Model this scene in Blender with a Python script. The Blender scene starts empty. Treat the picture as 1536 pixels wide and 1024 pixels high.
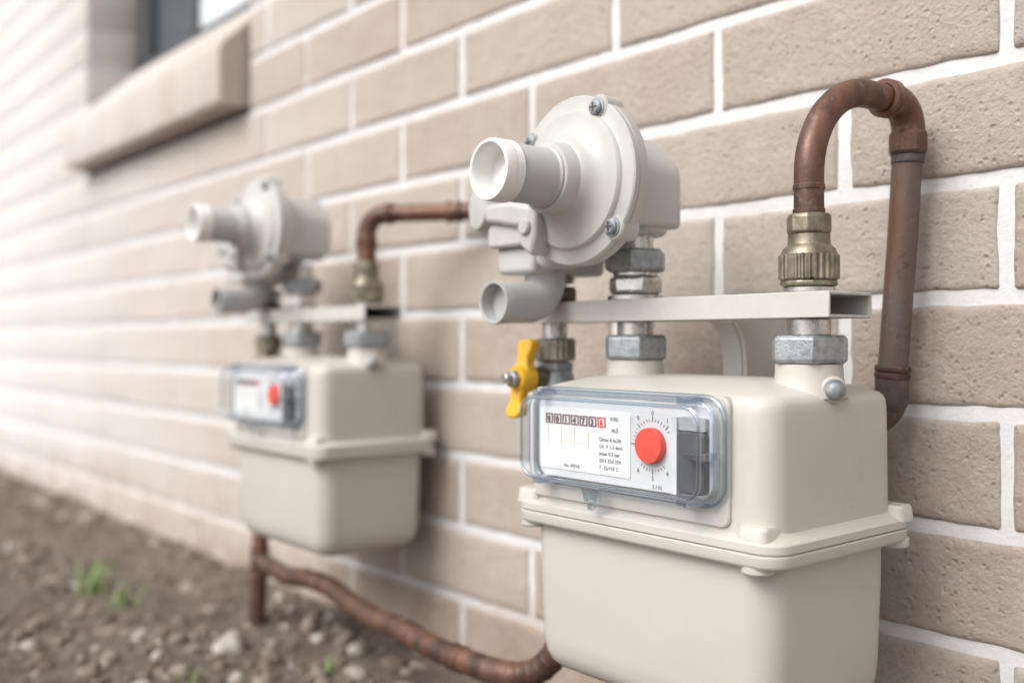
import bpy, math, random
import numpy as np
from mathutils import Vector, Matrix, noise
random.seed(7)
rad = math.radians
scene = bpy.context.scene
COL = scene.collection

# ------------------------------------------------------------------ materials
def new_mat(name):
    m = bpy.data.materials.new(name); m.use_nodes = True
    nt = m.node_tree
    return m, nt, nt.nodes['Principled BSDF']

def N(nt, typ, **kw):
    n = nt.nodes.new(typ)
    for k, v in kw.items():
        setattr(n, k, v)
    return n

def ramp(nt, fac, stops):
    r = N(nt, 'ShaderNodeValToRGB')
    els = r.color_ramp.elements
    while len(els) < len(stops): els.new(0.5)
    for e, (p, c) in zip(els, stops):
        e.position = p
        e.color = (c[0], c[1], c[2], 1) if not isinstance(c, (int, float)) else (c, c, c, 1)
    nt.links.new(fac, r.inputs[0])
    return r.outputs[0]

def noise_tex(nt, scale, detail=4, rough=0.55, dist=0.0, vec=None, coord='Object'):
    n = N(nt, 'ShaderNodeTexNoise')
    n.inputs['Scale'].default_value = scale
    n.inputs['Detail'].default_value = detail
    n.inputs['Roughness'].default_value = rough
    n.inputs['Distortion'].default_value = dist
    if vec is None:
        tc = N(nt, 'ShaderNodeTexCoord'); vec = tc.outputs[coord]
    nt.links.new(vec, n.inputs['Vector'])
    return n.outputs['Fac']

def mixc(nt, fac, a, b, mode='MIX'):
    m = N(nt, 'ShaderNodeMix', data_type='RGBA', blend_type=mode)
    for sock, v in ((m.inputs[0], fac), (m.inputs[6], a), (m.inputs[7], b)):
        if isinstance(v, (int, float)): sock.default_value = v
        elif isinstance(v, tuple): sock.default_value = (v[0], v[1], v[2], 1)
        else: nt.links.new(v, sock)
    return m.outputs[2]

def math_n(nt, op, a, b=0.0, clamp=False):
    m = N(nt, 'ShaderNodeMath', operation=op); m.use_clamp = clamp
    for i, v in enumerate((a, b)):
        if isinstance(v, (int, float)): m.inputs[i].default_value = v
        else: nt.links.new(v, m.inputs[i])
    return m.outputs[0]

def maprange(nt, val, a, b, c=0.0, d=1.0):
    mr = N(nt, 'ShaderNodeMapRange'); nt.links.new(val, mr.inputs[0])
    for i, v in enumerate((a, b, c, d)): mr.inputs[i+1].default_value = v
    return mr.outputs[0]

def bump(nt, bsdf, height, strength=0.3, dist=0.001):
    b = N(nt, 'ShaderNodeBump')
    b.inputs['Strength'].default_value = strength
    b.inputs['Distance'].default_value = dist
    nt.links.new(height, b.inputs['Height'])
    nt.links.new(b.outputs[0], bsdf.inputs['Normal'])

def surf(name, c1, c2, rough=0.45, metal=0.0, nscale=40, bscale=400, bstr=0.1, bdist=0.0004, r2=None, streak=False, lo=0.35, hi=0.65, spec=0.5, spots=None):
    m, nt, b = new_mat(name)
    tc = N(nt, 'ShaderNodeTexCoord'); vec = tc.outputs['Object']
    if streak:
        mp = N(nt, 'ShaderNodeMapping'); mp.inputs['Scale'].default_value = (1, 1, 0.3)
        nt.links.new(vec, mp.inputs[0]); v2 = mp.outputs[0]
    else: v2 = vec
    f = noise_tex(nt, nscale, 5, 0.62, 0.3, v2)
    c = ramp(nt, f, [(lo, c1), (hi, c2)])
    if spots:
        sl = spots if isinstance(spots, list) else [spots]
        for sp in sl:
            c = mixc(nt, ramp(nt, noise_tex(nt, sp[1], 5, 0.7, 0, vec), [(sp[2],0.0),(sp[2]+0.1,sp[3])]), c, sp[0])
    nt.links.new(c, b.inputs['Base Color'])
    if r2 is None: r2 = rough + 0.12
    nt.links.new(ramp(nt, noise_tex(nt, nscale*2.3, 3, 0.6, 0, vec), [(0.3, rough), (0.7, r2)]), b.inputs['Roughness'])
    b.inputs['Metallic'].default_value = metal
    b.inputs['Specular IOR Level'].default_value = spec
    if bstr > 0: bump(nt, b, noise_tex(nt, bscale, 3, 0.6, 0, vec), bstr, bdist)
    return m

DUST=(0.36,0.33,0.29)
M_METER = surf('meter_enamel', (0.490,0.460,0.415), (0.520,0.490,0.445), 0.34, 0, 9, 900, 0.06, 0.0003, r2=0.44, spots=(DUST,22,0.60,0.20))
M_REG   = surf('regulator_paint', (0.450,0.442,0.418), (0.490,0.482,0.458), 0.34, 0, 30, 700, 0.12, 0.0004, spots=(DUST,60,0.60,0.25))
M_VENT  = surf('grey_plastic', (0.39,0.39,0.385), (0.43,0.43,0.425), 0.34, 0, 30, 500, 0.04, 0.0003)
M_IVORY = surf('ivory_plastic', (0.72,0.715,0.68), (0.78,0.775,0.75), 0.4, 0, 60, 500, 0.04, 0.0003)
M_BRKT  = surf('bracket_paint', (0.47,0.455,0.42), (0.52,0.505,0.47), 0.42, 0, 40, 600, 0.1, 0.0004)
M_ZINC  = surf('zinc_cast', (0.25,0.275,0.295), (0.42,0.44,0.455), 0.42, 0.75, 160, 700, 0.5, 0.0006)
M_STEEL = surf('plated_steel', (0.50,0.49,0.47), (0.70,0.69,0.66), 0.22, 1.0, 120, 600, 0.12, 0.0003)
M_BRASS = surf('aged_brass', (0.17,0.148,0.11), (0.35,0.31,0.24), 0.38, 0.85, 90, 500, 0.35, 0.0004)
M_COPPER= surf('weathered_copper', (0.062,0.038,0.030), (0.195,0.092,0.060), 0.38, 0.35, 42, 350, 0.45, 0.0006, r2=0.6, streak=True, lo=0.36, hi=0.68,
               spots=[((0.21,0.17,0.145),130,0.58,0.5),((0.045,0.028,0.024),38,0.56,0.6)])
M_PIPE  = surf('weathered_pipe', (0.150,0.120,0.105), (0.165,0.085,0.056), 0.38, 0.45, 45, 450, 0.45, 0.0005, r2=0.55, streak=True, lo=0.40, hi=0.60,
               spots=[((0.05,0.035,0.03),80,0.57,0.6),((0.24,0.21,0.19),170,0.60,0.45)])
M_DARK  = surf('dark_fitting', (0.05,0.05,0.055), (0.16,0.115,0.095), 0.4, 0.5, 60, 400, 0.35, 0.0005)
M_YEL   = surf('yellow_handle', (0.68,0.37,0.02), (0.75,0.43,0.03), 0.35, 0, 60, 500, 0.05, 0.0003)
M_RED   = surf('red_plastic', (0.70,0.07,0.05), (0.74,0.09,0.06), 0.35, 0, 60, 500, 0.0, 0.0002)
M_WHITE = surf('white_plate', (0.60,0.61,0.62), (0.65,0.655,0.66), 0.45, 0, 60, 500, 0.0, 0.0002)
M_LABEL = surf('label_paper', (0.78,0.78,0.765), (0.82,0.82,0.81), 0.5, 0, 60, 500, 0.0, 0.0002)
M_BLACK = surf('black_plastic', (0.075,0.078,0.085), (0.10,0.103,0.11), 0.35, 0, 60, 500, 0.0, 0.0002)
M_INK   = surf('ink_grey', (0.19,0.19,0.20), (0.24,0.24,0.25), 0.6, 0, 60, 500, 0.0, 0.0002)
M_INKR  = surf('ink_maroon', (0.13,0.05,0.055), (0.17,0.065,0.075), 0.6, 0, 60, 500, 0.0, 0.0002)
M_INKO  = surf('ink_ochre', (0.66,0.54,0.38), (0.70,0.58,0.42), 0.6, 0, 60, 500, 0.0, 0.0002)
M_FRAME = surf('window_frame_dark', (0.07,0.075,0.08), (0.09,0.095,0.10), 0.4, 0.2, 30, 300, 0.05, 0.0003)
M_SKYPANE = surf('painted_sky_pane', (0.62,0.66,0.70), (0.68,0.71,0.74), 0.6, 0, 5, 100, 0.05, 0.0003)  # pale colour painted in place of a bright sky reflection

def clear_plastic(name, tint, power, base, rough=0.04):
    m, nt, b = new_mat(name)
    out = nt.nodes['Material Output']
    tr = N(nt, 'ShaderNodeBsdfTransparent'); tr.inputs[0].default_value = (*tint,1)
    gl = N(nt, 'ShaderNodeBsdfGlossy'); gl.inputs['Roughness'].default_value = rough
    gl.inputs[0].default_value = (1,1,1,1)
    lw = N(nt, 'ShaderNodeLayerWeight'); lw.inputs[0].default_value = 0.5
    f = math_n(nt,'POWER', lw.outputs['Facing'], power)
    f = math_n(nt,'ADD', math_n(nt,'MULTIPLY', f, 0.9), base, clamp=True)
    mx = N(nt, 'ShaderNodeMixShader')
    nt.links.new(f, mx.inputs[0]); nt.links.new(tr.outputs[0], mx.inputs[1]); nt.links.new(gl.outputs[0], mx.inputs[2])
    nt.links.new(mx.outputs[0], out.inputs[0])
    bp = N(nt, 'ShaderNodeBump'); bp.inputs['Strength'].default_value=0.15; bp.inputs['Distance'].default_value=0.001
    nt.links.new(noise_tex(nt, 60, 2), bp.inputs['Height']); nt.links.new(bp.outputs[0], gl.inputs['Normal'])
    return m
M_CLEAR = clear_plastic('clear_plastic', (0.955,0.97,0.985), 4.5, 0.05)
M_RIM = clear_plastic('clear_plastic_rim', (0.74,0.81,0.88), 2.0, 0.14, 0.07)
def window_glass():
    m, nt, b = new_mat('window_glass')
    b.inputs['Base Color'].default_value = (0.08,0.10,0.11,1)
    b.inputs['Roughness'].default_value = 0.06
    b.inputs['Specular IOR Level'].default_value = 0.7
    bump(nt, b, noise_tex(nt, 3, 2), 0.05, 0.01)
    return m
M_WGLASS = window_glass()

def haze_fade(nt, pos, sep):  # bright haze painted into the colour, stronger towards the far left
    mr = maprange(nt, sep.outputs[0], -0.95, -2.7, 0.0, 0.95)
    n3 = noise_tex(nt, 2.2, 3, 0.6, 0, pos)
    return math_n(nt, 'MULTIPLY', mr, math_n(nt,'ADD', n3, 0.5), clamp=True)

def brick_mat():
    m, nt, b = new_mat('sand_brick')
    geo = N(nt, 'ShaderNodeNewGeometry'); pos = geo.outputs['Position']
    at = N(nt, 'ShaderNodeAttribute', attribute_name='tone')
    base = ramp(nt, at.outputs['Fac'], [(0.0, (0.480,0.385,0.318)), (0.35,(0.530,0.438,0.370)), (0.7,(0.565,0.482,0.415)), (1.0,(0.605,0.535,0.472))])
    n1 = noise_tex(nt, 24, 5, 0.65, 0.2, pos)
    c = mixc(nt, ramp(nt, n1, [(0.35,0.0),(0.7,0.5)]), base, (0.635,0.568,0.505))
    h1 = noise_tex(nt, 165, 7, 0.76, 0.15, pos)
    vo = N(nt,'ShaderNodeTexVoronoi'); vo.inputs['Scale'].default_value=190; nt.links.new(pos, vo.inputs['Vector'])
    gate = ramp(nt, noise_tex(nt, 75, 2, 0.5, 0, pos), [(0.48,0.0),(0.56,1.0)])
    pit = math_n(nt,'MULTIPLY', ramp(nt, vo.outputs['Distance'], [(0.14,1.0),(0.38,0.0)]), gate)
    c = mixc(nt, ramp(nt, h1, [(0.32,0.50),(0.44,0.0)]), c, (0.34,0.262,0.21))
    c = mixc(nt, ramp(nt, h1, [(0.56,0.0),(0.70,0.55)]), c, (0.74,0.69,0.64))
    c = mixc(nt, math_n(nt,'MULTIPLY',pit,0.30), c, (0.30,0.225,0.175))  # shade inside the pits painted into the brick colour
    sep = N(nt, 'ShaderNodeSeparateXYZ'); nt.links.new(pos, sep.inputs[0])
    c = mixc(nt, haze_fade(nt,pos,sep), c, (0.78,0.75,0.73))  # brick colour fades to pale as painted haze
    mr2 = maprange(nt, sep.outputs[2], -0.20, -0.345)
    n4 = noise_tex(nt, 14, 5, 0.7, 0, pos)
    df = math_n(nt,'MULTIPLY', mr2, ramp(nt, n4, [(0.35,0.1),(0.65,0.85)]), clamp=True)
    c = mixc(nt, df, c, (0.36,0.24,0.165))
    nt.links.new(c, b.inputs['Base Color'])
    b.inputs['Roughness'].default_value = 0.9
    b.inputs['Specular IOR Level'].default_value = 0.2
    hh = math_n(nt,'SUBTRACT', h1, math_n(nt,'MULTIPLY', pit, 0.30))
    bump(nt, b, hh, 1.0, 0.0044)
    return m
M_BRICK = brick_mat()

def mortar_mat():
    m, nt, b = new_mat('white_mortar')
    geo = N(nt, 'ShaderNodeNewGeometry'); pos = geo.outputs['Position']
    c = ramp(nt, noise_tex(nt, 25, 5, 0.65, 0, pos), [(0.3,(0.60,0.585,0.575)),(0.7,(0.69,0.68,0.675))])
    c = mixc(nt, ramp(nt, noise_tex(nt, 260, 4, 0.7, 0, pos), [(0.27,0.35),(0.42,0.0)]), c, (0.45,0.40,0.37))
    sep = N(nt, 'ShaderNodeSeparateXYZ'); nt.links.new(pos, sep.inputs[0])
    mr2 = maprange(nt, sep.outputs[2], -0.20, -0.345)
    df = math_n(nt,'MULTIPLY', mr2, ramp(nt, noise_tex(nt, 14, 5, 0.7, 0, pos), [(0.35,0.1),(0.65,0.85)]), clamp=True)
    c = mixc(nt, df, c, (0.36,0.26,0.19))
    nt.links.new(c, b.inputs['Base Color'])
    b.inputs['Roughness'].default_value = 0.9
    bump(nt, b, noise_tex(nt, 170, 6, 0.65, 0.0, pos), 0.6, 0.0018)
    return m
M_MORTAR = mortar_mat()

def soil_mat():
    m, nt, b = new_mat('soil')
    geo = N(nt, 'ShaderNodeNewGeometry'); pos = geo.outputs['Position']
    c = ramp(nt, noise_tex(nt, 18, 7, 0.7, 0.5, pos), [(0.3,(0.115,0.086,0.066)),(0.5,(0.175,0.137,0.109)),(0.72,(0.27,0.225,0.187))])
    c = mixc(nt, ramp(nt, noise_tex(nt, 300, 5, 0.7, 0, pos), [(0.3,0.6),(0.5,0.0)]), c, (0.05,0.038,0.03))
    nt.links.new(c, b.inputs['Base Color']); b.inputs['Roughness'].default_value = 0.95
    bump(nt, b, noise_tex(nt, 160, 8, 0.72, 0.4, pos), 1.0, 0.006)
    return m
M_SOIL = soil_mat()
def stone_mat():
    m, nt, b = new_mat('gravel_stone')
    geo = N(nt, 'ShaderNodeNewGeometry'); pos = geo.outputs['Position']
    at = N(nt, 'ShaderNodeAttribute', attribute_name='tone')
    c = ramp(nt, at.outputs['Fac'], [(0.0,(0.105,0.078,0.060)),(0.4,(0.195,0.150,0.117)),(0.7,(0.29,0.242,0.20)),(1.0,(0.48,0.44,0.40))])
    c = mixc(nt, ramp(nt, noise_tex(nt, 120, 5, 0.7, 0, pos), [(0.35,0.6),(0.6,0.0)]), c, (0.13,0.098,0.075))
    nt.links.new(c, b.inputs['Base Color']); b.inputs['Roughness'].default_value = 0.85
    bump(nt, b, noise_tex(nt, 400, 5, 0.7, 0, pos), 0.6, 0.0015)
    return m
M_STONE = stone_mat()
M_GRASS = surf('grass_blade', (0.15,0.26,0.06), (0.27,0.40,0.12), 0.5, 0, 90, 300, 0.1, 0.0003)

# ------------------------------------------------------------------ mesh helpers
CUR = {'parent': None, 'P': Vector((0,0,0))}
def group(name, P, off=(0,0,0)):
    e = bpy.data.objects.new(name, None); e.empty_display_size = 0.05
    e.location = Vector(P) + Vector(off); COL.objects.link(e)
    CUR['parent'] = e; CUR['P'] = Vector(P)
    return e
import bmesh
def mk(name, verts, faces, mat, smooth=True, ang=32, bevel=0, bseg=2, top=False):
    me = bpy.data.meshes.new(name)
    P = Vector((0,0,0)) if top else CUR['P']
    me.from_pydata([tuple(Vector(v)-P) for v in verts], [], faces)
    me.update()
    bm = bmesh.new(); bm.from_mesh(me); bmesh.ops.recalc_face_normals(bm, faces=bm.faces); bm.to_mesh(me); bm.free()
    if smooth:
        me.polygons.foreach_set('use_smooth', [True]*len(me.polygons))
        me.set_sharp_from_angle(angle=rad(ang))
    me.materials.append(mat)
    o = bpy.data.objects.new(name, me); COL.objects.link(o)
    if not top: o.parent = CUR['parent']
    if bevel:
        bv = o.modifiers.new('bevel','BEVEL'); bv.width = bevel; bv.segments = bseg; bv.limit_method='ANGLE'; bv.angle_limit=rad(28)
    return o

def basis(axis):
    a = Vector(axis).normalized()
    u = Vector((0,0,1)).cross(a)
    if u.length < 1e-3: u = Vector((1,0,0))
    u.normalize(); v = a.cross(u)
    return a, u, v

def lathe(name, c, axis, prof, mat, seg=48, rot=0.0, flat=False, bevel=0, ang=32):
    a,u,v = basis(axis); c = Vector(c)
    vs, fs, rings = [], [], []
    for r, d in prof:
        if r < 1e-6:
            rings.append([len(vs)]); vs.append(c + a*d)
        else:
            base = len(vs)
            for i in range(seg):
                t = rot + 2*math.pi*i/seg
                vs.append(c + a*d + u*(r*math.cos(t)) + v*(r*math.sin(t)))
            rings.append(list(range(base, base+seg)))
    for A, B in zip(rings[:-1], rings[1:]):
        if len(A)==1 and len(B)==1: continue
        for i in range(seg):
            j = (i+1)%seg
            if len(A)==1: fs.append((A[0], B[i], B[j]))
            elif len(B)==1: fs.append((A[i], A[j], B[0]))
            else: fs.append((A[i], A[j], B[j], B[i]))
    return mk(name, vs, fs, mat, smooth=not flat, bevel=bevel, ang=ang)

def hexnut(name, c, z0, z1, w, mat, axis=(0,0,1), rot=0.2, n=6):
    r = w/2/ math.cos(math.pi/n) ; ch = min(0.0022,(z1-z0)*0.16)
    prof = [(0,z0),(r*0.90,z0),(r,z0+ch),(r,z1-ch),(r*0.90,z1),(0,z1)]
    return lathe(name, c, axis, prof, mat, seg=n, rot=rot, flat=False, bevel=0.0007, ang=20)

def cyl(name, c, z0, z1, r, mat, axis=(0,0,1), ch=0.0006, seg=48):
    return lathe(name, c, axis, [(0,z0),(r-ch,z0),(r,z0+ch),(r,z1-ch),(r-ch,z1),(0,z1)], mat, seg=seg)

def knurl(name, c, z0, z1, r, mat, n=28, d=0.0008):
    vs, fs = [], []; c=Vector(c); m=n*4
    lv = [(z0,-0.002),(z0+0.0015,0),(z1-0.0015,0),(z1,-0.002)]
    for z, ins in lv:
        for i in range(m):
            t = 2*math.pi*i/m
            rr = r+ins - (d if (i%4) in (0,1) else 0)
            vs.append(c+Vector((rr*math.cos(t), rr*math.sin(t), z)))
    for k in range(3):
        for i in range(m):
            j=(i+1)%m
            fs.append((k*m+i,k*m+j,(k+1)*m+j,(k+1)*m+i))
    fs.append(tuple(range(m))); fs.append(tuple(range(3*m,4*m)))
    return mk(name, vs, fs, mat, ang=25)

def fillet(pts, R, n=12):
    pts=[Vector(p) for p in pts]; out=[pts[0]]
    for i in range(1,len(pts)-1):
        r = R[i-1] if isinstance(R,(list,tuple)) else R
        A,B,C = pts[i-1],pts[i],pts[i+1]
        d1=(A-B).normalized(); d2=(C-B).normalized()
        th=d1.angle(d2)
        if th>math.pi-0.02 or r<=0: out.append(B); continue
        t=min(r/math.tan(th/2), (A-B).length*0.5 if i>1 else (A-B).length*0.98, (C-B).length*(0.5 if i<len(pts)-2 else 0.98))
        r=t*math.tan(th/2)
        cen=B+(d1+d2).normalized()*(r/math.sin(th/2))
        p0=B+d1*t; p1=B+d2*t
        v0=(p0-cen); v1=(p1-cen); om=v0.angle(v1)
        for k in range(n+1):
            s=k/n
            out.append(cen+(v0*math.sin((1-s)*om)+v1*math.sin(s*om))/math.sin(om))
    out.append(pts[-1]); return out

def sweep(name, path, r, mat, seg=28):
    path=[Vector(p) for p in path]
    vs,fs=[],[]
    T=[]
    for i in range(len(path)):
        if i==0: t=path[1]-path[0]
        elif i==len(path)-1: t=path[-1]-path[-2]
        else: t=(path[i+1]-path[i]).normalized()+(path[i]-path[i-1]).normalized()
        T.append(t.normalized())
    a,u,v=basis(T[0])
    for i,p in enumerate(path):
        if i>0:
            q=T[i-1].rotation_difference(T[i]); u=q@u
        w=T[i].cross(u)
        rr = r[i] if isinstance(r,(list,tuple)) else r
        for k in range(seg):
            th=2*math.pi*k/seg
            vs.append(p+u*(rr*math.cos(th))+w*(rr*math.sin(th)))
    for i in range(len(path)-1):
        for k in range(seg):
            j=(k+1)%seg
            fs.append((i*seg+k,i*seg+j,(i+1)*seg+j,(i+1)*seg+k))
    fs.append(tuple(range(seg))); n=len(path)-1
    fs.append(tuple(range(n*seg,n*seg+seg)))
    return mk(name,vs,fs,mat,ang=40)

def catmull(pts, n=8):
    pts=[Vector(p) for p in pts]; P=[pts[0]*2-pts[1]]+pts+[pts[-1]*2-pts[-2]]; out=[]
    for i in range(1,len(P)-2):
        for k in range(n):
            t=k/n; a,b,c,d=P[i-1],P[i],P[i+1],P[i+2]
            out.append(0.5*((2*b)+(c-a)*t+(2*a-5*b+4*c-d)*t*t+(3*b-a-3*c+d)*t**3))
    out.append(pts[-1]); return out

def rrcontour(x0,x1,y0,y1,R,n=8):
    pts=[]
    for cx,cy,s in ((x1-R,y1-R,0),(x0+R,y1-R,1),(x0+R,y0+R,2),(x1-R,y0+R,3)):
        for k in range(n+1):
            t=(s+k/n)*math.pi/2
            pts.append((cx+R*math.cos(t),cy+R*math.sin(t)))
    return pts
def rrloft(name,x0,x1,y0,y1,R,levels,mat,mp=lambda u,v,w:(u,v,w),caps=True,bevel=0,ang=32,n=8):
    vs,fs=[],[]; L=None
    for w,ins in levels:
        rr=max(R-ins*0.6,0.0008)
        c=rrcontour(x0+ins,x1-ins,y0+ins,y1-ins,rr,n)
        L=len(c)
        vs+= [mp(a,b,w) for a,b in c]
    K=len(levels)
    for k in range(K-1):
        for i in range(L):
            j=(i+1)%L
            fs.append((k*L+i,k*L+j,(k+1)*L+j,(k+1)*L+i))
    if caps:
        fs.append(tuple(range(L))); fs.append(tuple(range((K-1)*L,K*L)))
    return mk(name,vs,fs,mat,bevel=bevel,ang=ang)
def extr(name,poly,w0,w1,mat,mp,bevel=0.0012,bseg=3):
    L=len(poly)
    vs=[mp(a,b,w0) for a,b in poly]+[mp(a,b,w1) for a,b in poly]
    fs=[tuple(range(L)),tuple(range(L,2*L))]+[(i,(i+1)%L,L+(i+1)%L,L+i) for i in range(L)]
    return mk(name,vs,fs,mat,bevel=bevel,bseg=bseg,ang=40)
def box(name,x0,x1,y0,y1,z0,z1,mat,bevel=0.001,bseg=2):
    return extr(name,[(x0,y0),(x1,y0),(x1,y1),(x0,y1)],z0,z1,mat,lambda a,b,w:(a,b,w),bevel,bseg)
XZ=lambda a,b,w:(a,w,b)
YZ=lambda a,b,w:(w,a,b)

def text(name, s, x, z, y, size, mat, align='LEFT', sx=1.0, off=0.0):
    cu=bpy.data.curves.new(name,'FONT'); cu.body=s; cu.size=size; cu.align_x=align; cu.extrude=0.00005
    cu.materials.append(mat); cu.resolution_u=2; cu.offset=off
    o=bpy.data.objects.new(name,cu); COL.objects.link(o); o.parent=CUR['parent']
    o.location=Vector((x,y,z))-CUR['P']; o.rotation_euler=(math.pi/2,0,0); o.scale=(sx,1,1)
    return o

# ------------------------------------------------------------------ gas meter
def gas_meter(off):
    group('gas_meter',(-0.417,-0.12,-0.12),off)
    FX0,FX1,FY0,FY1=-0.526,-0.3105,-0.193,-0.047
    rrloft('lower_case',-0.5175,-0.3205,-0.1850,-0.056,0.020,[(-0.120,0),(-0.150,0.0003),(-0.200,0.0020),(-0.210,0.0034),(-0.217,0.0062),(-0.2220,0.0115),(-0.2248,0.019),(-0.2258,0.03)],M_METER)
    rrloft('upper_case',-0.5150,-0.3185,-0.1865,-0.054,0.017,[(-0.110,0),(-0.060,0.0004),(-0.0415,0.0008),(-0.0370,0.0012),(-0.0342,0.0024),(-0.0322,0.0046),(-0.0310,0.0078),(-0.0286,0.0165),(-0.0260,0.0270),(-0.0245,0.0350),(-0.0238,0.0420)],M_METER,n=10)
    rrloft('lower_flange',FX0,FX1,FY0,FY1,0.015,[(-0.1235,0.0015),(-0.1225,0.0004),(-0.1215,0),(-0.1165,0),(-0.1158,0.0006)],M_METER)
    rrloft('upper_flange',FX0,FX1,FY0,FY1,0.015,[(-0.1154,0.0008),(-0.1147,0.0002),(-0.1105,0.0004),(-0.1092,0.0016),(-0.1080,0.006),(-0.1045,0.0095)],M_METER)
    for i,(x,y) in enumerate(((-0.329,-0.183),(-0.515,-0.182),(-0.320,-0.058),(-0.515,-0.058))):
        rrloft('flange_boss_%d'%(i+1),x-0.0105,x+0.0105,y-0.0085,y+0.0085,0.004,[(-0.111,0),(-0.1030,0.0010),(-0.1015,0.0022)],M_METER)
        cyl('flange_lug_%d'%(i+1),(x,y,0),-0.1275,-0.121,0.0095,M_METER,ch=0.001)
    for n_,x in (('inlet_neck',-0.4786),('outlet_neck',-0.339)):
        lathe(n_,(x,-0.12,0),(0,0,1),[(0.0225,-0.034),(0.0212,-0.0285),(0.0203,-0.0250),(0.0198,-0.022),(0.0196,-0.0190),(0.0194,-0.0145),(0,-0.0145)],M_METER)
    sc=(-0.3215,-0.124,-0.0290); ax=(0.80,-0.60,0.0)
    lathe('shoulder_lug',sc,ax,[(0,-0.016),(0.0078,-0.016),(0.0078,0.0040),(0.0070,0.0050),(0,0.0050)],M_METER,seg=32)
    lathe('shoulder_screw',sc,ax,[(0.0060,0.0048),(0.0060,0.0072),(0.0050,0.0094),(0.0030,0.0105),(0,0.0108)],M_ZINC,seg=28)
    rrloft('index_plinth',-0.5085,-0.3445,-0.105,-0.0320,0.006,[(-0.180,0),(-0.1880,0.0),(-0.1889,0.0008)],M_METER,mp=XZ)
    rrloft('index_plate',-0.497,-0.3510,-0.0895,-0.037,0.009,[(-0.1885,0),(-0.1935,0.0),(-0.1940,0.0005)],M_WHITE,mp=XZ)
    rrloft('label_card',-0.4945,-0.4135,-0.0840,-0.0445,0.002,[(-0.1940,0),(-0.1946,0.0)],M_LABEL,mp=XZ)
    y=-0.19475
    for i,d in enumerate('0014736'):
        x=-0.4890+i*0.0080
        m_=M_INKR if i<6 else M_RED
        for k,(a0,a1,b0,b1) in enumerate(((x,x+0.0068,-0.0546,-0.0539),(x,x+0.0068,-0.0490,-0.0483),(x,x+0.0008,-0.0539,-0.0490),(x+0.0060,x+0.0068,-0.0539,-0.0490))):
            box('counter_cell_%d_%d'%(i+1,k+1),a0,a1,y-0.0003,y+0.0003,b0,b1,m_,0.0)
        text('counter_digit_%d'%(i+1),d,x+0.0018,-0.0534,y-0.0003,0.0052,m_,off=0.00022)
    for i in range(3):
        box('label_rule_%d'%(i+1),-0.4925,-0.445,y-0.00005,y+0.0003,-0.0600-i*0.006,-0.0598-i*0.006,M_INKO,0.0)
    for i in range(4):
        xx=-0.487+i*0.0125
        box('label_bar_%d'%(i+1),xx,xx+0.0003,y-0.0001,y+0.0003,-0.0690,-0.0565,M_INKO,0.0)
    lines=['Qmax 6 m3/h','G4  V 1.2 dm3','pmax 0.5 bar','2016 EN1359','T -25/+55 C']
    for i,s in enumerate(lines):
        text('label_line_%d'%(i+1),s,-0.4400,-0.0630-i*0.0044,y-0.0001,0.0034,M_INK,off=0.00003)
    text('label_unit','m3',-0.4290,-0.0572,y-0.0001,0.0044,M_INK,off=0.00006)
    text('label_foot','No. 04718',-0.472,-0.0820,y-0.0001,0.0034,M_INK,off=0.00003)
    text('label_foot_2','0102',-0.430,-0.0500,y-0.0001,0.0032,M_INK,off=0.00003)
    cx,cz=-0.3960,-0.0625
    for i in range(40):
        a=2*math.pi*i/40
        if 20<i<26 or i in (35,36,37,38,39,0,1,2,3): continue
        r0=0.0140; r1=0.0158 if i%5 else 0.0172
        ca,sa=math.cos(a),math.sin(a); w=0.00018 if i%5 else 0.00034
        q=[(cx+r0*ca-w*sa,cz+r0*sa+w*ca),(cx+r1*ca-w*sa,cz+r1*sa+w*ca),(cx+r1*ca+w*sa,cz+r1*sa-w*ca),(cx+r0*ca+w*sa,cz+r0*sa-w*ca)]
        extr('dial_tick_%d'%(i+1),q,-0.1943,-0.1938,M_INK,XZ,0)
    for i in range(10):
        a=math.pi/2-2*math.pi*i/10
        if i in (2,3,8): continue
        text('dial_number_%d'%i,str(i),cx+0.0195*math.cos(a),cz+0.0192*math.sin(a)-0.0014,-0.1942,0.0040,M_INK,'CENTER',off=0.00004)
    lathe('red_knob',(cx,-0.194,cz),(0,-1,0),[(0.0106,0),(0.0106,0.004),(0.0100,0.0048),(0,0.0050)],M_RED,seg=48)
    text('plate_note','3 / N',-0.3965,-0.0880,-0.1942,0.0036,M_INK,off=0.00003)
    rrloft('sensor_block',-0.3735,-0.3540,-0.0870,-0.0520,0.003,[(-0.190,0),(-0.1985,0.0),(-0.1995,0.0010)],M_BLACK,mp=XZ)
    rrloft('sensor_bezel',-0.3775,-0.3735,-0.0885,-0.0440,0.001,[(-0.190,0),(-0.1990,0.0)],M_WHITE,mp=XZ)
    rrloft('sensor_cap',-0.3733,-0.3540,-0.0515,-0.0440,0.001,[(-0.190,0),(-0.1975,0.0)],M_VENT,mp=XZ)
    cv=[(-0.1895,-0.0010),(-0.1925,-0.0010),(-0.1925,0.0008),(-0.2050,0.0014),(-0.2075,0.0022),(-0.2090,0.0040),(-0.2094,0.0062),(-0.2095,0.0075)]
    X0,X1,Z0,Z1,RR=-0.5020,-0.3470,-0.0922,-0.0342,0.0125
    vs=[];fs=[];L=0
    for w,ins in cv:
        c=rrcontour(X0+ins,X1-ins,Z0+ins,Z1-ins,RR-ins*0.6,10); L=len(c); vs+=[(a,w,b) for a,b in c]
    for k in range(len(cv)-1):
        for i in range(L):
            j=(i+1)%L; fs.append((k*L+i,k*L+j,(k+1)*L+j,(k+1)*L+i))
    fs.append(tuple(range((len(cv)-1)*L,len(cv)*L)))
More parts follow.
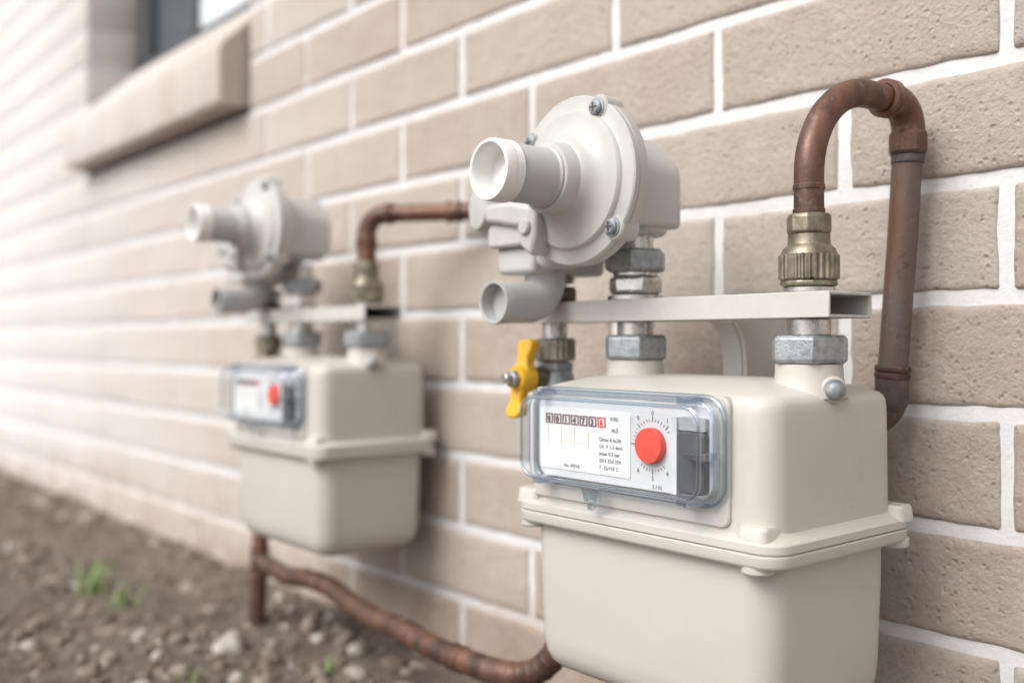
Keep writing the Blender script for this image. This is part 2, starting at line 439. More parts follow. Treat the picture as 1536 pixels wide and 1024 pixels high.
    mk('clear_cover',vs,fs,M_CLEAR)
    def rimtube(nm,yy,ins,r):
        c=rrcontour(X0+ins,X1-ins,Z0+ins,Z1-ins,RR-ins*0.6,10)
        pts=[Vector((a,yy,b)) for a,b in c]; n=len(pts); seg=12; vs=[];fs=[]
        for i in range(n):
            t=(pts[(i+1)%n]-pts[i-1]).normalized(); q=Vector((0,1,0)); u=t.cross(q)
            for k in range(seg):
                th=2*math.pi*k/seg; vs.append(pts[i]+u*(r*math.cos(th))+q*(r*math.sin(th)))
        for i in range(n):
            for k in range(seg):
                j=(i+1)%n; l=(k+1)%seg
                fs.append((i*seg+k,i*seg+l,j*seg+l,j*seg+k))
        mk(nm,vs,fs,M_RIM,ang=60)
    rimtube('cover_rim_back',-0.1910,-0.0016,0.0018)
    rimtube('cover_rim_mid',-0.1985,0.0006,0.0007)
    rimtube('cover_rim_front',-0.2078,0.0034,0.0012)
    for i,x in enumerate((-0.488,-0.366)):
        rrloft('cover_clip_%d'%(i+1),x-0.004,x+0.004,-0.0945,-0.0885,0.001,[(-0.1905,0),(-0.2040,0.0005),(-0.2050,0.0012)],M_RIM,mp=XZ)
        rrloft('cover_clip_top_%d'%(i+1),x-0.004,x+0.004,-0.0375,-0.0318,0.001,[(-0.1905,0),(-0.2040,0.0005),(-0.2050,0.0012)],M_RIM,mp=XZ)
    rrloft('cover_latch',-0.3625,-0.3500,-0.0675,-0.0625,0.0008,[(-0.1925,0),(-0.2060,0.0003),(-0.2070,0.0008)],M_RIM,mp=XZ)
    extr('seal_tab',[(-0.450,-0.092),(-0.434,-0.092),(-0.437,-0.1010),(-0.4395,-0.1015),(-0.4400,-0.1060),(-0.4440,-0.1060),(-0.4445,-0.1015),(-0.447,-0.1010)],-0.201,-0.1965,M_RIM,XZ,0.0006)

# ------------------------------------------------------------------ bracket with unions
def bracket(off):
    group('meter_bracket',(-0.44,-0.1,0.02),off)
    x0,x1,y0,y1,zt,zb,t=-0.588,-0.3135,-0.139,-0.0935,0.0275,0.0125,0.0018
    poly=[(y0,zt),(y1,zt),(y1,zb),(y1-t,zb),(y1-t,zt-t),(y0+t,zt-t),(y0+t,zb),(y0,zb)]
    extr('channel',poly,x0,x1,M_BRKT,lambda a,b,w:(w,a,b),0.0005,2)
    extr('channel_floor',[(y0+t+0.0002,zb+0.0002),(y1-t-0.0002,zb+0.0002),(y1-t-0.0002,zb+t),(y0+t+0.0002,zb+t)],x0,x1-0.0004,M_BRKT,lambda a,b,w:(w,a,b),0.0003,1)
    pr=[(-0.0933,zt-0.003),(-0.094,0.012),(-0.090,0.008),(-0.0855,0.001),(-0.083,-0.008),(-0.082,-0.02),(-0.082,-0.075),(-0.0055,-0.075),(-0.0055,zt-0.003)]
    extr('wall_gusset',pr,-0.4155,-0.4120,M_BRKT,YZ,0.0004,1)
    ed=[(-0.1,0.0120),(-0.094,0.0112),(-0.090,0.008),(-0.0855,0.001),(-0.083,-0.008),(-0.082,-0.02),(-0.082,-0.075)]
    ed2=[(a+0.0025,b-0.0003) for a,b in ed]
    extr('gusset_edge',ed+ed2[::-1],-0.432,-0.4158,M_BRKT,YZ,0.0003,1)
    extr('wall_plate',[(-0.46,-0.085),(-0.40,-0.085),(-0.40,0.024),(-0.46,0.024)],-0.0050,-0.0012,M_BRKT,XZ,0.001)

def unions(off):
    group('union_fitting',(-0.41,-0.12,0.02),off)
    c=(-0.4786,-0.12,0)
    cyl('inlet_nipple',c,-0.016,0.078,0.0118,M_STEEL)
    hexnut('inlet_nut',c,-0.0142,0.0032,0.040,M_ZINC,rot=0.35)
    cyl('inlet_sleeve',c,0.0030,0.0122,0.0128,M_STEEL)
    lathe('inlet_washer',c,(0,0,1),[(0,0.0277),(0.0195,0.0277),(0.0195,0.0305),(0.0165,0.0312),(0,0.0312)],M_STEEL)
    hexnut('inlet_locknut',c,0.0314,0.0440,0.033,M_STEEL,rot=0.5)
    cyl('inlet_ring',c,0.0440,0.0470,0.0155,M_STEEL)
    hexnut('inlet_top_nut',c,0.0470,0.0625,0.0395,M_ZINC,rot=0.1)
    cyl('inlet_throat',c,0.0625,0.080,0.0128,M_STEEL)
    c=(-0.339,-0.12,0)
    hexnut('outlet_nut',c,-0.0142,0.0026,0.0415,M_ZINC,rot=0.15)
    cyl('outlet_sleeve',c,0.0024,0.0122,0.0124,M_STEEL)
    cyl('outlet_washer',c,0.0277,0.0312,0.0150,M_STEEL)
    hexnut('outlet_brass_base',c,0.0314,0.0350,0.0325,M_BRASS,n=12)
    knurl('outlet_knurled_nut',c,0.0345,0.0510,0.0176,M_BRASS)
    lathe('outlet_shoulder',c,(0,0,1),[(0,0.050),(0.0165,0.050),(0.0152,0.0535),(0.0125,0.0560),(0.0122,0.058),(0.0122,0.062)],M_BRASS)
    hexnut('outlet_brass_hex',c,0.0615,0.0745,0.0240,M_BRASS,rot=0.5,n=8)
    c=(-0.562,-0.12,0)
    cyl('riser_nipple',c,-0.03,0.062,0.0098,M_STEEL)
    hexnut('riser_locknut',c,0.0278,0.0400,0.030,M_DARK,rot=0.5)
    hexnut('riser_top_nut',c,0.0425,0.0530,0.029,M_ZINC,rot=0.2)

M_BRONZE=surf('collar_bronze',(0.26,0.235,0.20),(0.40,0.375,0.33),0.32,0.9,90,500,0.2,0.0004)
def valve(off, handle=True):
    group('shut_off_valve',(-0.562,-0.12,-0.02),off)
    c=(-0.562,-0.12,0)
    knurl('union_collar',c,-0.0165,0.0010,0.0158,M_BRONZE if handle else M_BRASS,n=22,d=0.0006)
    body=M_ZINC if handle else M_BRASS
    hexnut('valve_hex_top',c,-0.0245,-0.0170,0.026,body,rot=0.4)
    lathe('valve_body',c,(0,0,1),[(0,-0.050),(0.0115,-0.050),(0.0145,-0.045),(0.0160,-0.036),(0.0145,-0.027),(0.0115,-0.022),(0,-0.022)],body)
    hexnut('valve_hex_bottom',c,-0.060,-0.048,0.027,body,rot=0.1)
    if handle:
        cz=-0.029
        lathe('valve_stem',(-0.562,-0.12,cz),(0,-1,0),[(0.0085,0.0),(0.0085,0.022),(0.0055,0.024),(0.0055,0.036)],M_BRASS,seg=32)
        up=[(0.0080,0.000),(0.0086,0.006),(0.0056,0.0115),(0.0054,0.0165),(0.0076,0.0205),(0.0082,0.0248),(0.0064,0.0282),(0.002,0.0292)]
        poly=[( x, z) for x,z in up]+[(-x,z) for x,z in up[::-1]]+[(-x,-z) for x,z in up[1:]]+[(x,-z) for x,z in up[::-1][:-1]]
        L=len(poly)
        def P(x,z,w):
            yb=-0.1525 + 0.16*z
            return (-0.562+x+0.10*z, yb+w, cz+z)
        vs=[P(x,z,-0.0045) for x,z in poly]+[P(x,z,0.0045) for x,z in poly]
        fs=[tuple(range(L)),tuple(range(L,2*L))]+[(i,(i+1)%L,L+(i+1)%L,L+i) for i in range(L)]
        mk('yellow_lever',vs,fs,M_YEL,bevel=0.0018,bseg=3,ang=40)
        lathe('lever_hub',(-0.562,-0.146,cz),(0,-1,0),[(0.0105,0),(0.0105,0.011),(0.0090,0.0135),(0,0.0135)],M_YEL,seg=32)
        hexnut('lever_nut',(-0.562,-0.1595,cz),0.0,0.0055,0.0115,M_ZINC,axis=(0,-1,0))
        cyl('lever_stud',(-0.562,-0.165,cz),0.0,0.006,0.0036,M_STEEL,axis=(0,-1,0))
    else:
        hexnut('valve_key',(-0.562,-0.136,-0.036),0.0,0.006,0.014,M_BRASS,axis=(0,-1,0),n=8)

# ------------------------------------------------------------------ regulator
def regulator(off):
    cx,cy,cz=-0.482,-0.172,0.1055
    group('gas_regulator',(cx,cy,cz),off)
    c=(cx,cy,cz); ax=(0,-1,0)
    lathe('rear_housing',c,ax,[(0,-0.040),(0.022,-0.040),(0.030,-0.034),(0.037,-0.020),(0.046,-0.012),(0.054,-0.0085),(0.0558,-0.0075),(0.0560,-0.0065),(0.0560,-0.0005),(0.0552,0.0)],M_REG,seg=96)
    lathe('diaphragm_cap',c,ax,[(0.0545,0.0),(0.0562,0.0008),(0.0562,0.0042),(0.0553,0.0052),(0.0480,0.0056),(0.0465,0.0064),(0.0458,0.0082),(0.0445,0.0094),(0.0400,0.0100),(0.0340,0.0114),(0.0300,0.0138),(0.0268,0.0172),(0.0252,0.0198),(0.0240,0.0206),(0.0236,0.0220),(0.0233,0.0300),(0.0225,0.0314),(0.0190,0.0318)],M_REG,seg=96)
    lathe('spring_tube',c,ax,[(0.0205,0.0300),(0.0205,0.0330),(0.0190,0.0340),(0.0186,0.0350),(0.0184,0.0640),(0.0180,0.0650)],M_VENT,seg=64)
    lathe('tube_end_cap',c,ax,[(0.0180,0.0625),(0.0194,0.0630),(0.0197,0.0640),(0.0194,0.0649),(0.0197,0.0658),(0.0194,0.0667),(0.0197,0.0676),(0.0194,0.0685),(0.0197,0.0694),(0.0196,0.0710),(0.0196,0.0760),(0.0190,0.0775),(0.0172,0.0778),(0.0163,0.0768),(0.0158,0.0740),(0.0152,0.0640),(0.0146,0.0625),(0.0060,0.0620),(0.0050,0.0635),(0,0.0635)],M_IVORY,seg=64)
    for i,a in enumerate((62,142,-42,-138)):
        t=rad(a); r=0.0505
        bx,bz=cx+r*math.cos(t),cz+r*math.sin(t)
        lathe('screw_boss_%d'%(i+1),(bx,cy,bz),ax,[(0,-0.010),(0.0085,-0.010),(0.0088,0.0046),(0.0078,0.0060),(0,0.0060)],M_REG,seg=32)
        lathe('screw_%d'%(i+1),(bx,cy,bz),ax,[(0.0066,0.0060),(0.0066,0.0068),(0.0050,0.0070),(0.0050,0.0088),(0.0039,0.0100),(0,0.0102)],M_ZINC,seg=28)
        box('screw_slot_%d'%(i+1),bx-0.0030,bx+0.0030,cy-0.0106,cy-0.0098,bz-0.0005,bz+0.0005,M_DARK,0)
        box('screw_cross_%d'%(i+1),bx-0.0005,bx+0.0005,cy-0.01055,cy-0.0098,bz-0.0030,bz+0.0030,M_DARK,0)
    extr('outlet_block',[(-0.506,0.140),(-0.478,0.142),(-0.456,0.120),(-0.4535,0.112),(-0.4535,0.0765),(-0.506,0.0765)],-0.162,-0.099,M_REG,XZ,0.004,4)
    lathe('outlet_collar',(-0.4786,-0.12,0),(0,0,1),[(0.0225,0.082),(0.0215,0.074),(0.019,0.072),(0,0.072)],M_REG)
    extr('inlet_arm',[(-0.586,0.078),(-0.586,0.098),(-0.575,0.112),(-0.530,0.118),(-0.500,0.120),(-0.500,0.080),(-0.530,0.074),(-0.545,0.072)],-0.166,-0.108,M_REG,XZ,0.005,4)
    lathe('side_cap',(-0.586,-0.160,0.098),(-0.25,-1,0),[(0.0155,-0.03),(0.0155,0.006),(0.0165,0.007),(0.0165,0.012),(0.0150,0.0145),(0.009,0.0155),(0,0.0155)],M_REG,seg=48)
    s=0.014; q=0.0
    extr('inlet_flange',[(-0.5825+s,0.0660+q),(-0.5310+s,0.0660+q),(-0.5280+s,0.0700+q),(-0.5280+s,0.0800+q),(-0.5320+s,0.0835+q),(-0.5800+s,0.0835+q),(-0.5840+s,0.0800+q),(-0.5840+s,0.0700+q)],-0.1800,-0.102,M_REG,XZ,0.0025,3)
    extr('inlet_throat',[(-0.5790+s,0.0470+q),(-0.5400+s,0.0470+q),(-0.5365+s,0.0662+q),(-0.5825+s,0.0662+q)],-0.1740,-0.1020,M_REG,XZ,0.0035,3)
    extr('front_rib',[(-0.5200,0.0640),(-0.5080,0.0560),(-0.5030,0.0700),(-0.5010,0.0980),(-0.5040,0.1060),(-0.5100,0.1060),(-0.5120,0.0880),(-0.5220,0.0780)],-0.1920,-0.1660,M_REG,XZ,0.003,3)
    extr('front_arm',[(-0.5680,0.0850),(-0.5180,0.0760),(-0.5120,0.0820),(-0.5150,0.0920),(-0.5400,0.0975),(-0.5680,0.0980)],-0.1850,-0.1600,M_REG,XZ,0.0035,3)
    lathe('rib_stud',(-0.5130,-0.190,0.0765),ax,[(0.0055,-0.004),(0.0055,0.0035),(0.0045,0.0048),(0,0.005)],M_REG,seg=24)
    extr('lower_skirt',[(-0.5300,0.0740),(-0.5300,0.0540),(-0.5180,0.0490),(-0.5020,0.0560),(-0.4900,0.0600),(-0.4900,0.0740)],-0.1720,-0.1400,M_REG,XZ,0.004,3)
    pth=fillet([(-0.5400,-0.1500,0.0540),(-0.5400,-0.1500,0.0270),(-0.5390,-0.2000,0.0255)],0.018)
    sweep('vent_elbow',pth[:-1]+[Vector((-0.5391,-0.1900,0.0258))],0.0148,M_VENT,seg=40)
    lathe('vent_mouth',(-0.5391,-0.1890,0.0258),(0.02,-1,0),[(0.0148,-0.002),(0.0153,0.010),(0.0149,0.0108),(0.0134,0.0108),(0.0128,0.0100),(0.0126,-0.000),(0.0124,-0.0005),(0,-0.0005)],M_VENT,seg=48)

D2=(-0.550,0.035,0.005)
gas_meter((0,0,0)); gas_meter(D2)
bracket((0,0,0)); bracket((D2[0],D2[1],0.007))
unions((0,0,0)); unions((D2[0],D2[1],0.006))
valve((0,0,0),True); valve((D2[0],D2[1],0.004),False)
regulator((0,0,0)); regulator((D2[0]+0.006,D2[1],0.018))

# ------------------------------------------------------------------ pipes
def coupling(name,p,axis,L,r,mat):
    lathe(name,p,axis,[(r-0.0030,-L/2),(r-0.0006,-L/2),(r,-L/2+0.0008),(r,-L/2+0.0030),(r-0.0010,-L/2+0.0040),(r-0.0010,L/2-0.0040),(r,L/2-0.0030),(r,L/2-0.0008),(r-0.0006,L/2),(r-0.0030,L/2)],mat)
group('outlet_gas_pipe',(-0.335,-0.07,0.1))
A=fillet([(-0.339,-0.12,0.070),(-0.339,-0.12,0.1535),(-0.332,-0.040,0.1535)],0.056,20)
sweep('gooseneck',A,0.0088,M_COPPER)
coupling('gooseneck_socket',(-0.339,-0.12,0.083),(0,0,1),0.018,0.0094,M_COPPER)
B=fillet([(-0.3325,-0.046,0.1535),(-0.3295,-0.022,0.1525),(-0.3295,-0.022,0.122)],[0.017],14)
sweep('elbow',B,0.0104,M_COPPER)
coupling('elbow_collar',(-0.3322,-0.0440,0.1535),(0.09,1,0),0.0085,0.0122,M_COPPER)
hexnut('pipe_coupling',(-0.3296,-0.022,0),0.1195,0.1350,0.0228,M_COPPER,n=8,rot=0.2)
cyl('pipe_coupling_ring',(-0.3297,-0.022,0),0.1140,0.1197,0.0104,M_DARK)
sweep('down_pipe',[(-0.3297,-0.022,0.125),(-0.333,-0.022,0.07),(-0.337,-0.022,0.02),(-0.3405,-0.022,-0.024)],0.0095,M_PIPE)
coupling('lower_collar',(-0.3403,-0.022,-0.0215),(-0.08,0,-1),0.0085,0.0115,M_COPPER)
C=fillet([(-0.3405,-0.022,-0.022),(-0.3415,-0.022,-0.052),(-0.385,-0.022,-0.058)],[0.02],12)
sweep('lower_elbow',C,0.0108,M_DARK)
sweep('wall_entry',fillet([(-0.384,-0.022,-0.058),(-0.405,-0.022,-0.059),(-0.406,0.02,-0.059)],[0.015]),0.0098,M_PIPE)

group('outlet_gas_pipe',(-0.85,-0.05,0.1))
ux,uy=-0.339+D2[0],-0.12+D2[1]
sweep('elbow',fillet([(ux,uy,0.075),(ux,uy,0.1295),(-0.8665,-0.071,0.1295)],[0.021],16),0.0096,M_COPPER)
coupling('elbow_collar_1',(ux,uy,0.101),(0,0,1),0.008,0.0108,M_COPPER)
dv=Vector((0.105,0.066,0)).normalized()
coupling('elbow_collar_2',Vector((-0.8665,-0.071,0.1295)),dv,0.008,0.0110,M_COPPER)
sweep('cross_pipe',[(-0.869,-0.0725,0.1295),(-0.80,-0.0295,0.1285),(-0.735,0.012,0.128)],0.0088,M_COPPER)
coupling('cross_coupling',Vector((-0.806,-0.0332,0.1285)),dv,0.016,0.0108,M_COPPER)

group('supply_gas_pipe',(-0.85,-0.12,-0.26))
rx,ry=-0.562+D2[0],-0.12+D2[1]
sweep('riser',catmull([(rx,ry,-0.05),(rx+0.0,ry-0.002,-0.12),(rx+0.0,-0.093,-0.20),(-1.108,-0.099,-0.26),(-1.106,-0.104,-0.37)],6),0.0098,M_COPPER)
coupling('riser_coupling',(rx+0.0015,-0.0940,-0.2280),(0.03,-0.08,-1),0.020,0.0112,M_COPPER)
coupling('tee',(-1.1075,-0.0995,-0.267),(0.03,-0.05,-1),0.036,0.0120,M_COPPER)
br=catmull([(-1.108,-0.0995,-0.266),(-1.05,-0.110,-0.262),(-1.00,-0.117,-0.261),(-0.955,-0.116,-0.256),(-0.909,-0.115,-0.257),(-0.865,-0.120,-0.262),(-0.80,-0.130,-0.263),(-0.754,-0.134,-0.261),(-0.70,-0.140,-0.262),(-0.655,-0.142,-0.262),(-0.615,-0.140,-0.262)],8)
br2=fillet([br[-1],(-0.551,-0.1215,-0.262),(-0.551,-0.12,-0.17)],[0.050],16)
sweep('branch_pipe',br+br2[1:]+[Vector((-0.553,-0.12,-0.12)),Vector((-0.562,-0.12,-0.075)),Vector((-0.562,-0.12,-0.05))],0.0102,M_COPPER)
coupling('tee_branch',(-1.090,-0.1025,-0.2645),(1,-0.2,0.07),0.014,0.0116,M_COPPER)
def near(path,x):
    i=min(range(1,len(path)-1),key=lambda k:abs(path[k].x-x)); return path[i],(path[i+1]-path[i-1])
for i,x in enumerate((-0.735,-0.655)):
    p,t=near(br,x); coupling('branch_coupling_%d'%(i+1),p,t,0.014,0.0113,M_COPPER)
n=len(br2)
for i in range(2,n-5,2):
    p=br2[i]; t=br2[i+1]-br2[i-1]
    lathe('bend_rib_%d'%i,p,t,[(0.0100,-0.0026),(0.0105,-0.0014),(0.0107,0),(0.0105,0.0014),(0.0100,0.0026)],M_COPPER,seg=28)

# ------------------------------------------------------------------ brick house wall
house=group('brick_house',(0,0,0))
Hc,Lb,J=0.075,0.225,0.0072
WX0,WX1,WZ0,WZ1=-2.09,-1.345,0.0267+Hc*4,0.0267+Hc*22
def axis_coords(L,fine,step):
    e=[0,0.0010,0.0024,0.0045,0.0075] if fine else [0,0.0015,0.005]
    m=max(1,int((L-2*e[-1])/step))
    mid=[e[-1]+(L-2*e[-1])*k/m for k in range(1,m)]
    return e+mid+[L-v for v in e[::-1]]
def edge_drop(d):
    if d<=0.0001: return 0.0070
    if d<0.0015: return 0.0026
    if d<0.003: return 0.0010
    if d<0.006: return 0.0002
    return 0.0
V=[];F=[];TONE=[]
def add_brick(x0,x1,z0,z1,fine,mapf=None,depth=0.0):
    tone=min(1,max(0,random.gauss(0.5,0.24)))
    us=axis_coords(x1-x0,fine,0.006 if fine else 0.06); vs=axis_coords(z1-z0,fine,0.006 if fine else 0.03)
    base=len(V); nu,nv=len(us),len(vs); seed=random.random()*50
    tilt=random.uniform(-0.0006,0.0004)
    for j,v in enumerate(vs):
        for i,u in enumerate(us):
            x=x0+u; z=z0+v
            d=min(u,x1-x0-u); e=min(v,z1-z0-v)
            y=max(edge_drop(d),edge_drop(e))+ (0.0015 if (d<0.002 and e<0.002) else 0)
            if fine:
                y+=0.0010*noise.noise(Vector((x*18,seed,z*26)))+0.0010*noise.noise(Vector((x*85,seed,z*110)))+tilt-0.0003
                if min(d,e)<0.003:
                    x+=0.0011*noise.noise(Vector((x*55,seed+9,z*55))); z+=0.0011*noise.noise(Vector((x*55,seed+19,z*55)))
            V.append(mapf(x,y,z) if mapf else (x,y,z)); TONE.append(tone)
    for j in range(nv-1):
        for i in range(nu-1):
            a=base+j*nu+i
            F.append((a,a+1,a+nu+1,a+nu))
XL,XR=-9.0,4.0
for r in range(-6,34):
    z0=0.0267+Hc*r
    off=-0.5025 if r%2==0 else -0.39
    n0=int((XL-off)/Lb)-1; n1=int((XR-off)/Lb)+1
    for n_ in range(n0,n1):
        a=off+n_*Lb; b=a+Lb
        segs=[(a,b)]
        if WZ0-0.001<=z0<WZ1-0.01:
            if a<WX0<b: segs=[(a,WX0+J/2)]
            elif a<WX1<b: segs=[(WX1-J/2,b)]
            elif a>=WX0 and b<=WX1: segs=[]
        for s0,s1 in segs:
            if s1-s0<0.02: continue
            fine=(-2.0<s0<0.1) and (-0.40<z0<0.62)
            jj=J*(1+0.18*random.uniform(-1,1))
            add_brick(s0+jj/2,s1-jj/2,z0+jj/2,z0+Hc-jj/2,fine)
for r in range(4,22):
    z0=0.0267+Hc*r
    add_brick(0.004,0.100 if r%2 else 0.098,z0+J/2,z0+Hc-J/2,False,mapf=lambda x,y,z:(WX0-y+0.0005,x,z))
    add_brick(0.004,0.100,z0+J/2,z0+Hc-J/2,False,mapf=lambda x,y,z:(WX1+y-0.0005,x,z))
me=bpy.data.meshes.new('wall_bricks'); me.from_pydata(V,[],F); me.update()
at=me.attributes.new('tone','FLOAT','POINT'); at.data.foreach_set('value',TONE)
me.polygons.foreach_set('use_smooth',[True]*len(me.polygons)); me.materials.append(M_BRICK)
o=bpy.data.objects.new('wall_bricks',me); COL.objects.link(o); o.parent=house
ZT=0.0267+Hc*34
ym=0.0026
mv=[];mf=[]
def mq(x0,x1,z0,z1,y=ym):
    i=len(mv); mv.extend([(x0,y,z0),(x1,y,z0),(x1,y,z1),(x0,y,z1)]); mf.append((i,i+1,i+2,i+3))
mq(XL,WX0,-0.5,ZT); mq(WX1,XR,-0.5,ZT); mq(WX0,WX1,-0.5,WZ0); mq(WX0,WX1,WZ1,ZT)
for X in (WX0-0.0015,WX1+0.0015):
    i=len(mv); mv.extend([(X,ym,WZ0),(X,0.14,WZ0),(X,0.14,WZ1),(X,ym,WZ1)]); mf.append((i,i+1,i+2,i+3))
i=len(mv); mv.extend([(WX0,ym,WZ1),(WX1,ym,WZ1),(WX1,0.14,WZ1),(WX0,0.14,WZ1)]); mf.append((i,i+1,i+2,i+3))
i=len(mv); mv.extend([(XL,0.25,-0.5),(XR,0.25,-0.5),(XR,0.25,ZT),(XL,0.25,ZT)]); mf.append((i,i+1,i+2,i+3))
i=len(mv); mv.extend([(XL,ym,ZT),(XR,ym,ZT),(XR,0.25,ZT),(XL,0.25,ZT)]); mf.append((i,i+1,i+2,i+3))
for X in (XL,XR):
    i=len(mv); mv.extend([(X,ym,-0.5),(X,0.25,-0.5),(X,0.25,ZT),(X,ym,ZT)]); mf.append((i,i+1,i+2,i+3))
mk('mortar_joints',mv,mf,M_MORTAR,smooth=False)
# sill: a course of sloping rowlock bricks with flush joints
n=9; sx0,sx1=-2.09,-1.350; w=(sx1-sx0)/n
prof=[(-0.038,WZ0+0.010),(-0.042,WZ0+0.016),(-0.043,0.412),(-0.038,0.426),(0.098,0.552),(0.098,WZ0+0.010)]
tones=[0.15,0.7,0.3,0.85,0.2,0.6,0.1,0.75,0.35]
for k in range(n):
    a=sx0+k*w+0.0035; b=sx0+(k+1)*w-0.0035
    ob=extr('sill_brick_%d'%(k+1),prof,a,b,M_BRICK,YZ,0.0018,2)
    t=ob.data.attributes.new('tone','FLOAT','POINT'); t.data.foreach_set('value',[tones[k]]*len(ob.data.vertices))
extr('sill_mortar',[(-0.0405,WZ0+0.018),(-0.0412,0.414),(-0.0370,0.4245),(0.097,0.5495),(0.097,WZ0+0.018)],sx0+0.004,sx1-0.008,M_MORTAR,YZ,0.0005,1)
yf=0.100
def wbox(nm,x0,x1,z0,z1,y0,y1,m): extr(nm,[(x0,z0),(x1,z0),(x1,z1),(x0,z1)],y0,y1,m,XZ,0.002,2)
wbox('frame_bottom',WX0+0.002,WX1-0.002,0.548,0.568,yf,yf+0.03,M_FRAME)
wbox('frame_top',WX0+0.002,WX1-0.002,WZ1-0.045,WZ1-0.003,yf,yf+0.03,M_FRAME)
wbox('frame_left',WX0+0.002,WX0+0.07,0.569,WZ1-0.046,yf,yf+0.03,M_FRAME)
wbox('frame_right',WX1-0.05,WX1-0.002,0.569,WZ1-0.046,yf,yf+0.03,M_FRAME)
wbox('frame_mullion',-1.800,-1.775,0.569,WZ1-0.046,yf-0.004,yf+0.028,M_FRAME)
wbox('window_pane',WX0+0.07,-1.800,0.568,WZ1-0.045,yf+0.016,yf+0.02,M_WGLASS)
wbox('painted_sky_panel',-1.775,WX1-0.05,0.568,WZ1-0.045,yf+0.006,yf+0.012,M_SKYPANE)  # second pane, its sky reflection painted as a pale panel

# ------------------------------------------------------------------ ground
GZ=-0.342
def gh(x,y):
    h=0.010*noise.noise(Vector((x*4,y*4,0)))+0.008*noise.noise(Vector((x*13,y*13,3)))+0.005*noise.noise(Vector((x*38,y*38,7)))+0.0025*noise.noise(Vector((x*95,y*95,1)))
    f=math.exp(-((y)/0.06)**2)*0.008
    return GZ+h+f
def grow(a,s,n,g=1.28):
    out=[];d=s
    for _ in range(n):
        d*=g; a+=d; out.append(a)
    return out
xs=list(np.arange(-3.4,0.2,0.009)); ys=list(np.arange(-0.9,0.04,0.009))
xs=grow(xs[0],-0.009,32)[::-1]+xs+grow(xs[-1],0.009,32)
ys=grow(ys[0],-0.009,32)[::-1]+ys+grow(ys[-1],0.009,30)
gv=[(x,y,gh(x,y)) for y in ys for x in xs]; nx=len(xs)
gf=[(j*nx+i,j*nx+i+1,(j+1)*nx+i+1,(j+1)*nx+i) for j in range(len(ys)-1) for i in range(nx-1)]
me=bpy.data.meshes.new('ground'); me.from_pydata(gv,[],gf); me.update(); me.materials.append(M_SOIL)
me.polygons.foreach_set('use_smooth',[True]*len(me.polygons))
o=bpy.data.objects.new('ground',me); COL.objects.link(o)

def ico(sub):
    bm=bmesh.new(); bmesh.ops.create_icosphere(bm,subdivisions=sub,radius=1); bm.verts.ensure_lookup_table()
    v=np.array([p.co[:] for p in bm.verts]); f=np.array([[q.index for q in fc.verts] for fc in bm.faces]); bm.free(); return v,f
ic1,ic2,ic3=ico(1),ico(2),ico(3)
rng=np.random.default_rng(5)
AV=[];AF=[];AT=[];cnt=0
def stone(x,y,s,tone,tpl):
    global cnt
    v,f=tpl
    sc=np.array([s*rng.uniform(0.75,1.3),s*rng.uniform(0.7,1.1),s*rng.uniform(0.45,0.85)])
    k=rng.uniform(0,40)
    p=v.copy()
    dsp=np.array([1+0.42*noise.noise(Vector((q[0]*1.3+k,q[1]*1.3,q[2]*1.3)))+0.16*noise.noise(Vector((q[0]*3+k,q[1]*3,q[2]*3))) for q in p])
    p=p*dsp[:,None]*sc
    a=rng.uniform(0,6.28); b=rng.uniform(-0.5,0.5)
    R=np.array(Matrix.Rotation(a,3,'Z')@Matrix.Rotation(b,3,'X'))
    p=p@R.T+np.array([x,y,gh(x,y)+sc[2]*0.25])
    AV.append(p); AF.append(f+cnt); AT.append(np.full(len(p),tone)); cnt+=len(p)
for _ in range(9000):
    x=rng.uniform(-3.3,-0.35); y=-abs(rng.uniform(0.004,0.75))
    s=0.0018+0.0030*rng.random()**2
    if noise.noise(Vector((x*7,y*7,2)))<-0.30: continue
    stone(x,y,s,rng.uniform(0,0.8),ic1)
for _ in range(3800):
    x=rng.uniform(-3.3,-0.35); y=-rng.uniform(0.006,0.7)
    s=0.0035+0.0080*rng.random()**2.4
    if noise.noise(Vector((x*5,y*5,12)))<-0.12: continue
    stone(x,y,s,min(1,max(0,rng.normal(0.45,0.28))),ic2)
for x,y,s,t in ((-1.032,-0.17,0.018,0.95),(-1.055,-0.060,0.013,0.8),(-1.62,-0.03,0.017,0.75),(-0.95,-0.20,0.010,0.9),(-1.2,-0.12,0.011,0.6),(-1.0,-0.24,0.012,0.7),(-1.35,-0.09,0.014,0.7),(-1.5,-0.22,0.015,0.6),(-0.93,-0.07,0.012,0.85),(-0.86,-0.17,0.011,0.8),(-1.9,-0.05,0.022,0.7),(-2.15,-0.06,0.025,0.6),(-1.12,-0.24,0.010,0.85),(-1.28,-0.30,0.014,0.6),(-0.80,-0.10,0.010,0.9),(-1.75,-0.2,0.018,0.5),(-0.74,-0.06,0.012,0.7)):
    stone(x,y,s,t,ic3)
V_=np.concatenate(AV);F_=np.concatenate(AF);T_=np.concatenate(AT)
me=bpy.data.meshes.new('gravel'); me.from_pydata(V_.tolist(),[],F_.tolist()); me.update()
at=me.attributes.new('tone','FLOAT','POINT'); at.data.foreach_set('value',T_.astype(np.float32))
me.polygons.foreach_set('use_smooth',[True]*len(me.polygons)); me.materials.append(M_STONE)
o=bpy.data.objects.new('gravel',me); COL.objects.link(o)

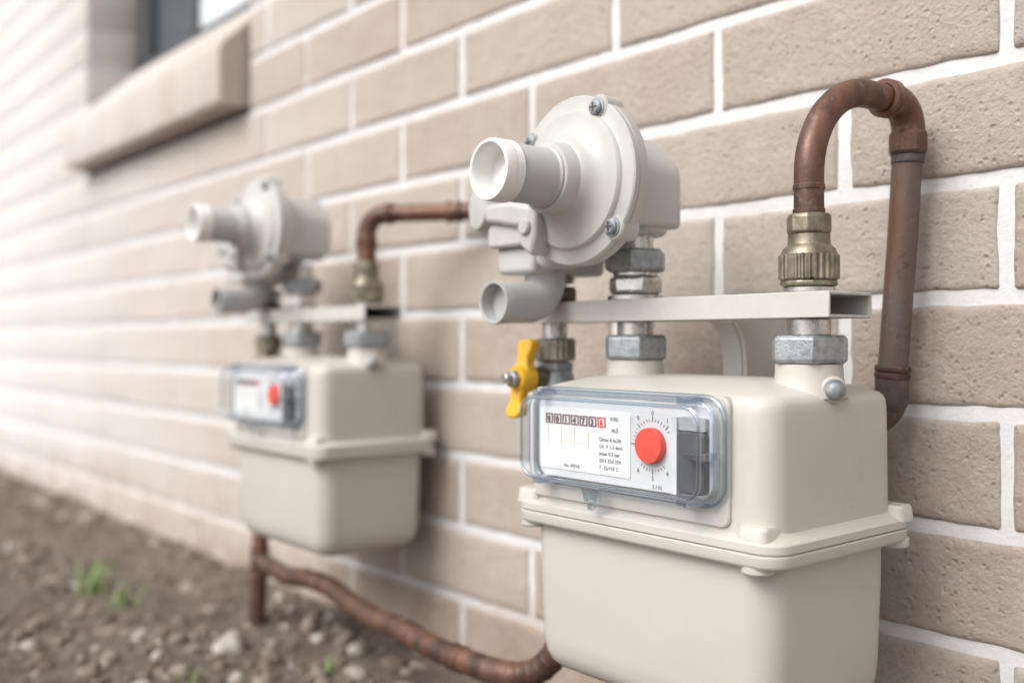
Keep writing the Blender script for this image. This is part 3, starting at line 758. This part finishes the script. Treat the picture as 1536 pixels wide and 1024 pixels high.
gv=[];gf=[]
for cx,cy,nb,hh in ((-1.40,-0.20,22,0.055),(-1.284,-0.196,16,0.040),(-0.897,-0.128,12,0.024),(-0.976,-0.238,8,0.022),(-0.86,-0.215,14,0.030),(-1.55,-0.14,8,0.025),(-1.70,-0.27,12,0.04)):
    for _ in range(nb):
        a=random.uniform(0,6.28); x=cx+random.gauss(0,0.008); y=cy+random.gauss(0,0.008); h=hh*random.uniform(0.4,1.15); lean=random.uniform(0.2,0.8)*h
        w=0.0016; z=gh(x,y)-0.002; b=len(gv)
        for k in range(5):
            t=k/4; ww=w*(1-t)**0.6
            px=x+math.cos(a)*lean*t*t; py=y+math.sin(a)*lean*t*t; pz=z+h*(t-0.15*t*t)
            gv.append((px-math.sin(a)*ww,py+math.cos(a)*ww,pz)); gv.append((px+math.sin(a)*ww,py-math.cos(a)*ww,pz))
        for k in range(4): gf.append((b+2*k,b+2*k+1,b+2*k+3,b+2*k+2))
mk('grass',gv,gf,M_GRASS,top=True,ang=80)

# ------------------------------------------------------------------ light
w=bpy.data.worlds.new('World'); scene.world=w; w.use_nodes=True
nt=w.node_tree; bg=nt.nodes['Background']
sky=nt.nodes.new('ShaderNodeTexSky'); sky.sky_type='NISHITA'; sky.sun_disc=False
el=rad(46); d=Vector((-0.06,-0.95,0)).normalized()
az=math.atan2(d.x,d.y)
sky.sun_elevation=el; sky.sun_rotation=az
sky.air_density=1.0; sky.dust_density=4.0; sky.ozone_density=1.0
hs=nt.nodes.new('ShaderNodeHueSaturation'); hs.inputs['Saturation'].default_value=0.16; hs.inputs['Value'].default_value=1.45
nt.links.new(sky.outputs[0],hs.inputs['Color']); nt.links.new(hs.outputs[0],bg.inputs[0])
bg.inputs[1].default_value=0.15
L=bpy.data.lights.new('sun','SUN'); L.energy=1.8; L.angle=rad(34); L.color=(1.0,0.985,0.965)
lo=bpy.data.objects.new('sun',L); COL.objects.link(lo)
D=Vector((d.x*math.cos(el),d.y*math.cos(el),math.sin(el)))
lo.rotation_euler=D.to_track_quat('Z','Y').to_euler(); lo.location=(0,-3,3)

# ------------------------------------------------------------------ camera
cam=bpy.data.cameras.new('camera'); co=bpy.data.objects.new('camera',cam); COL.objects.link(co)
co.location=(0,-0.6356,0); co.rotation_euler=(math.pi/2,0,rad(49.93))
cam.lens=35; cam.sensor_width=36; cam.shift_y=-3/1536; cam.clip_start=0.02; cam.clip_end=500
cam.dof.use_dof=True; cam.dof.focus_distance=0.595; cam.dof.aperture_fstop=3.1
scene.camera=co
scene.view_settings.view_transform='Standard'; scene.view_settings.look='None'; scene.view_settings.exposure=0
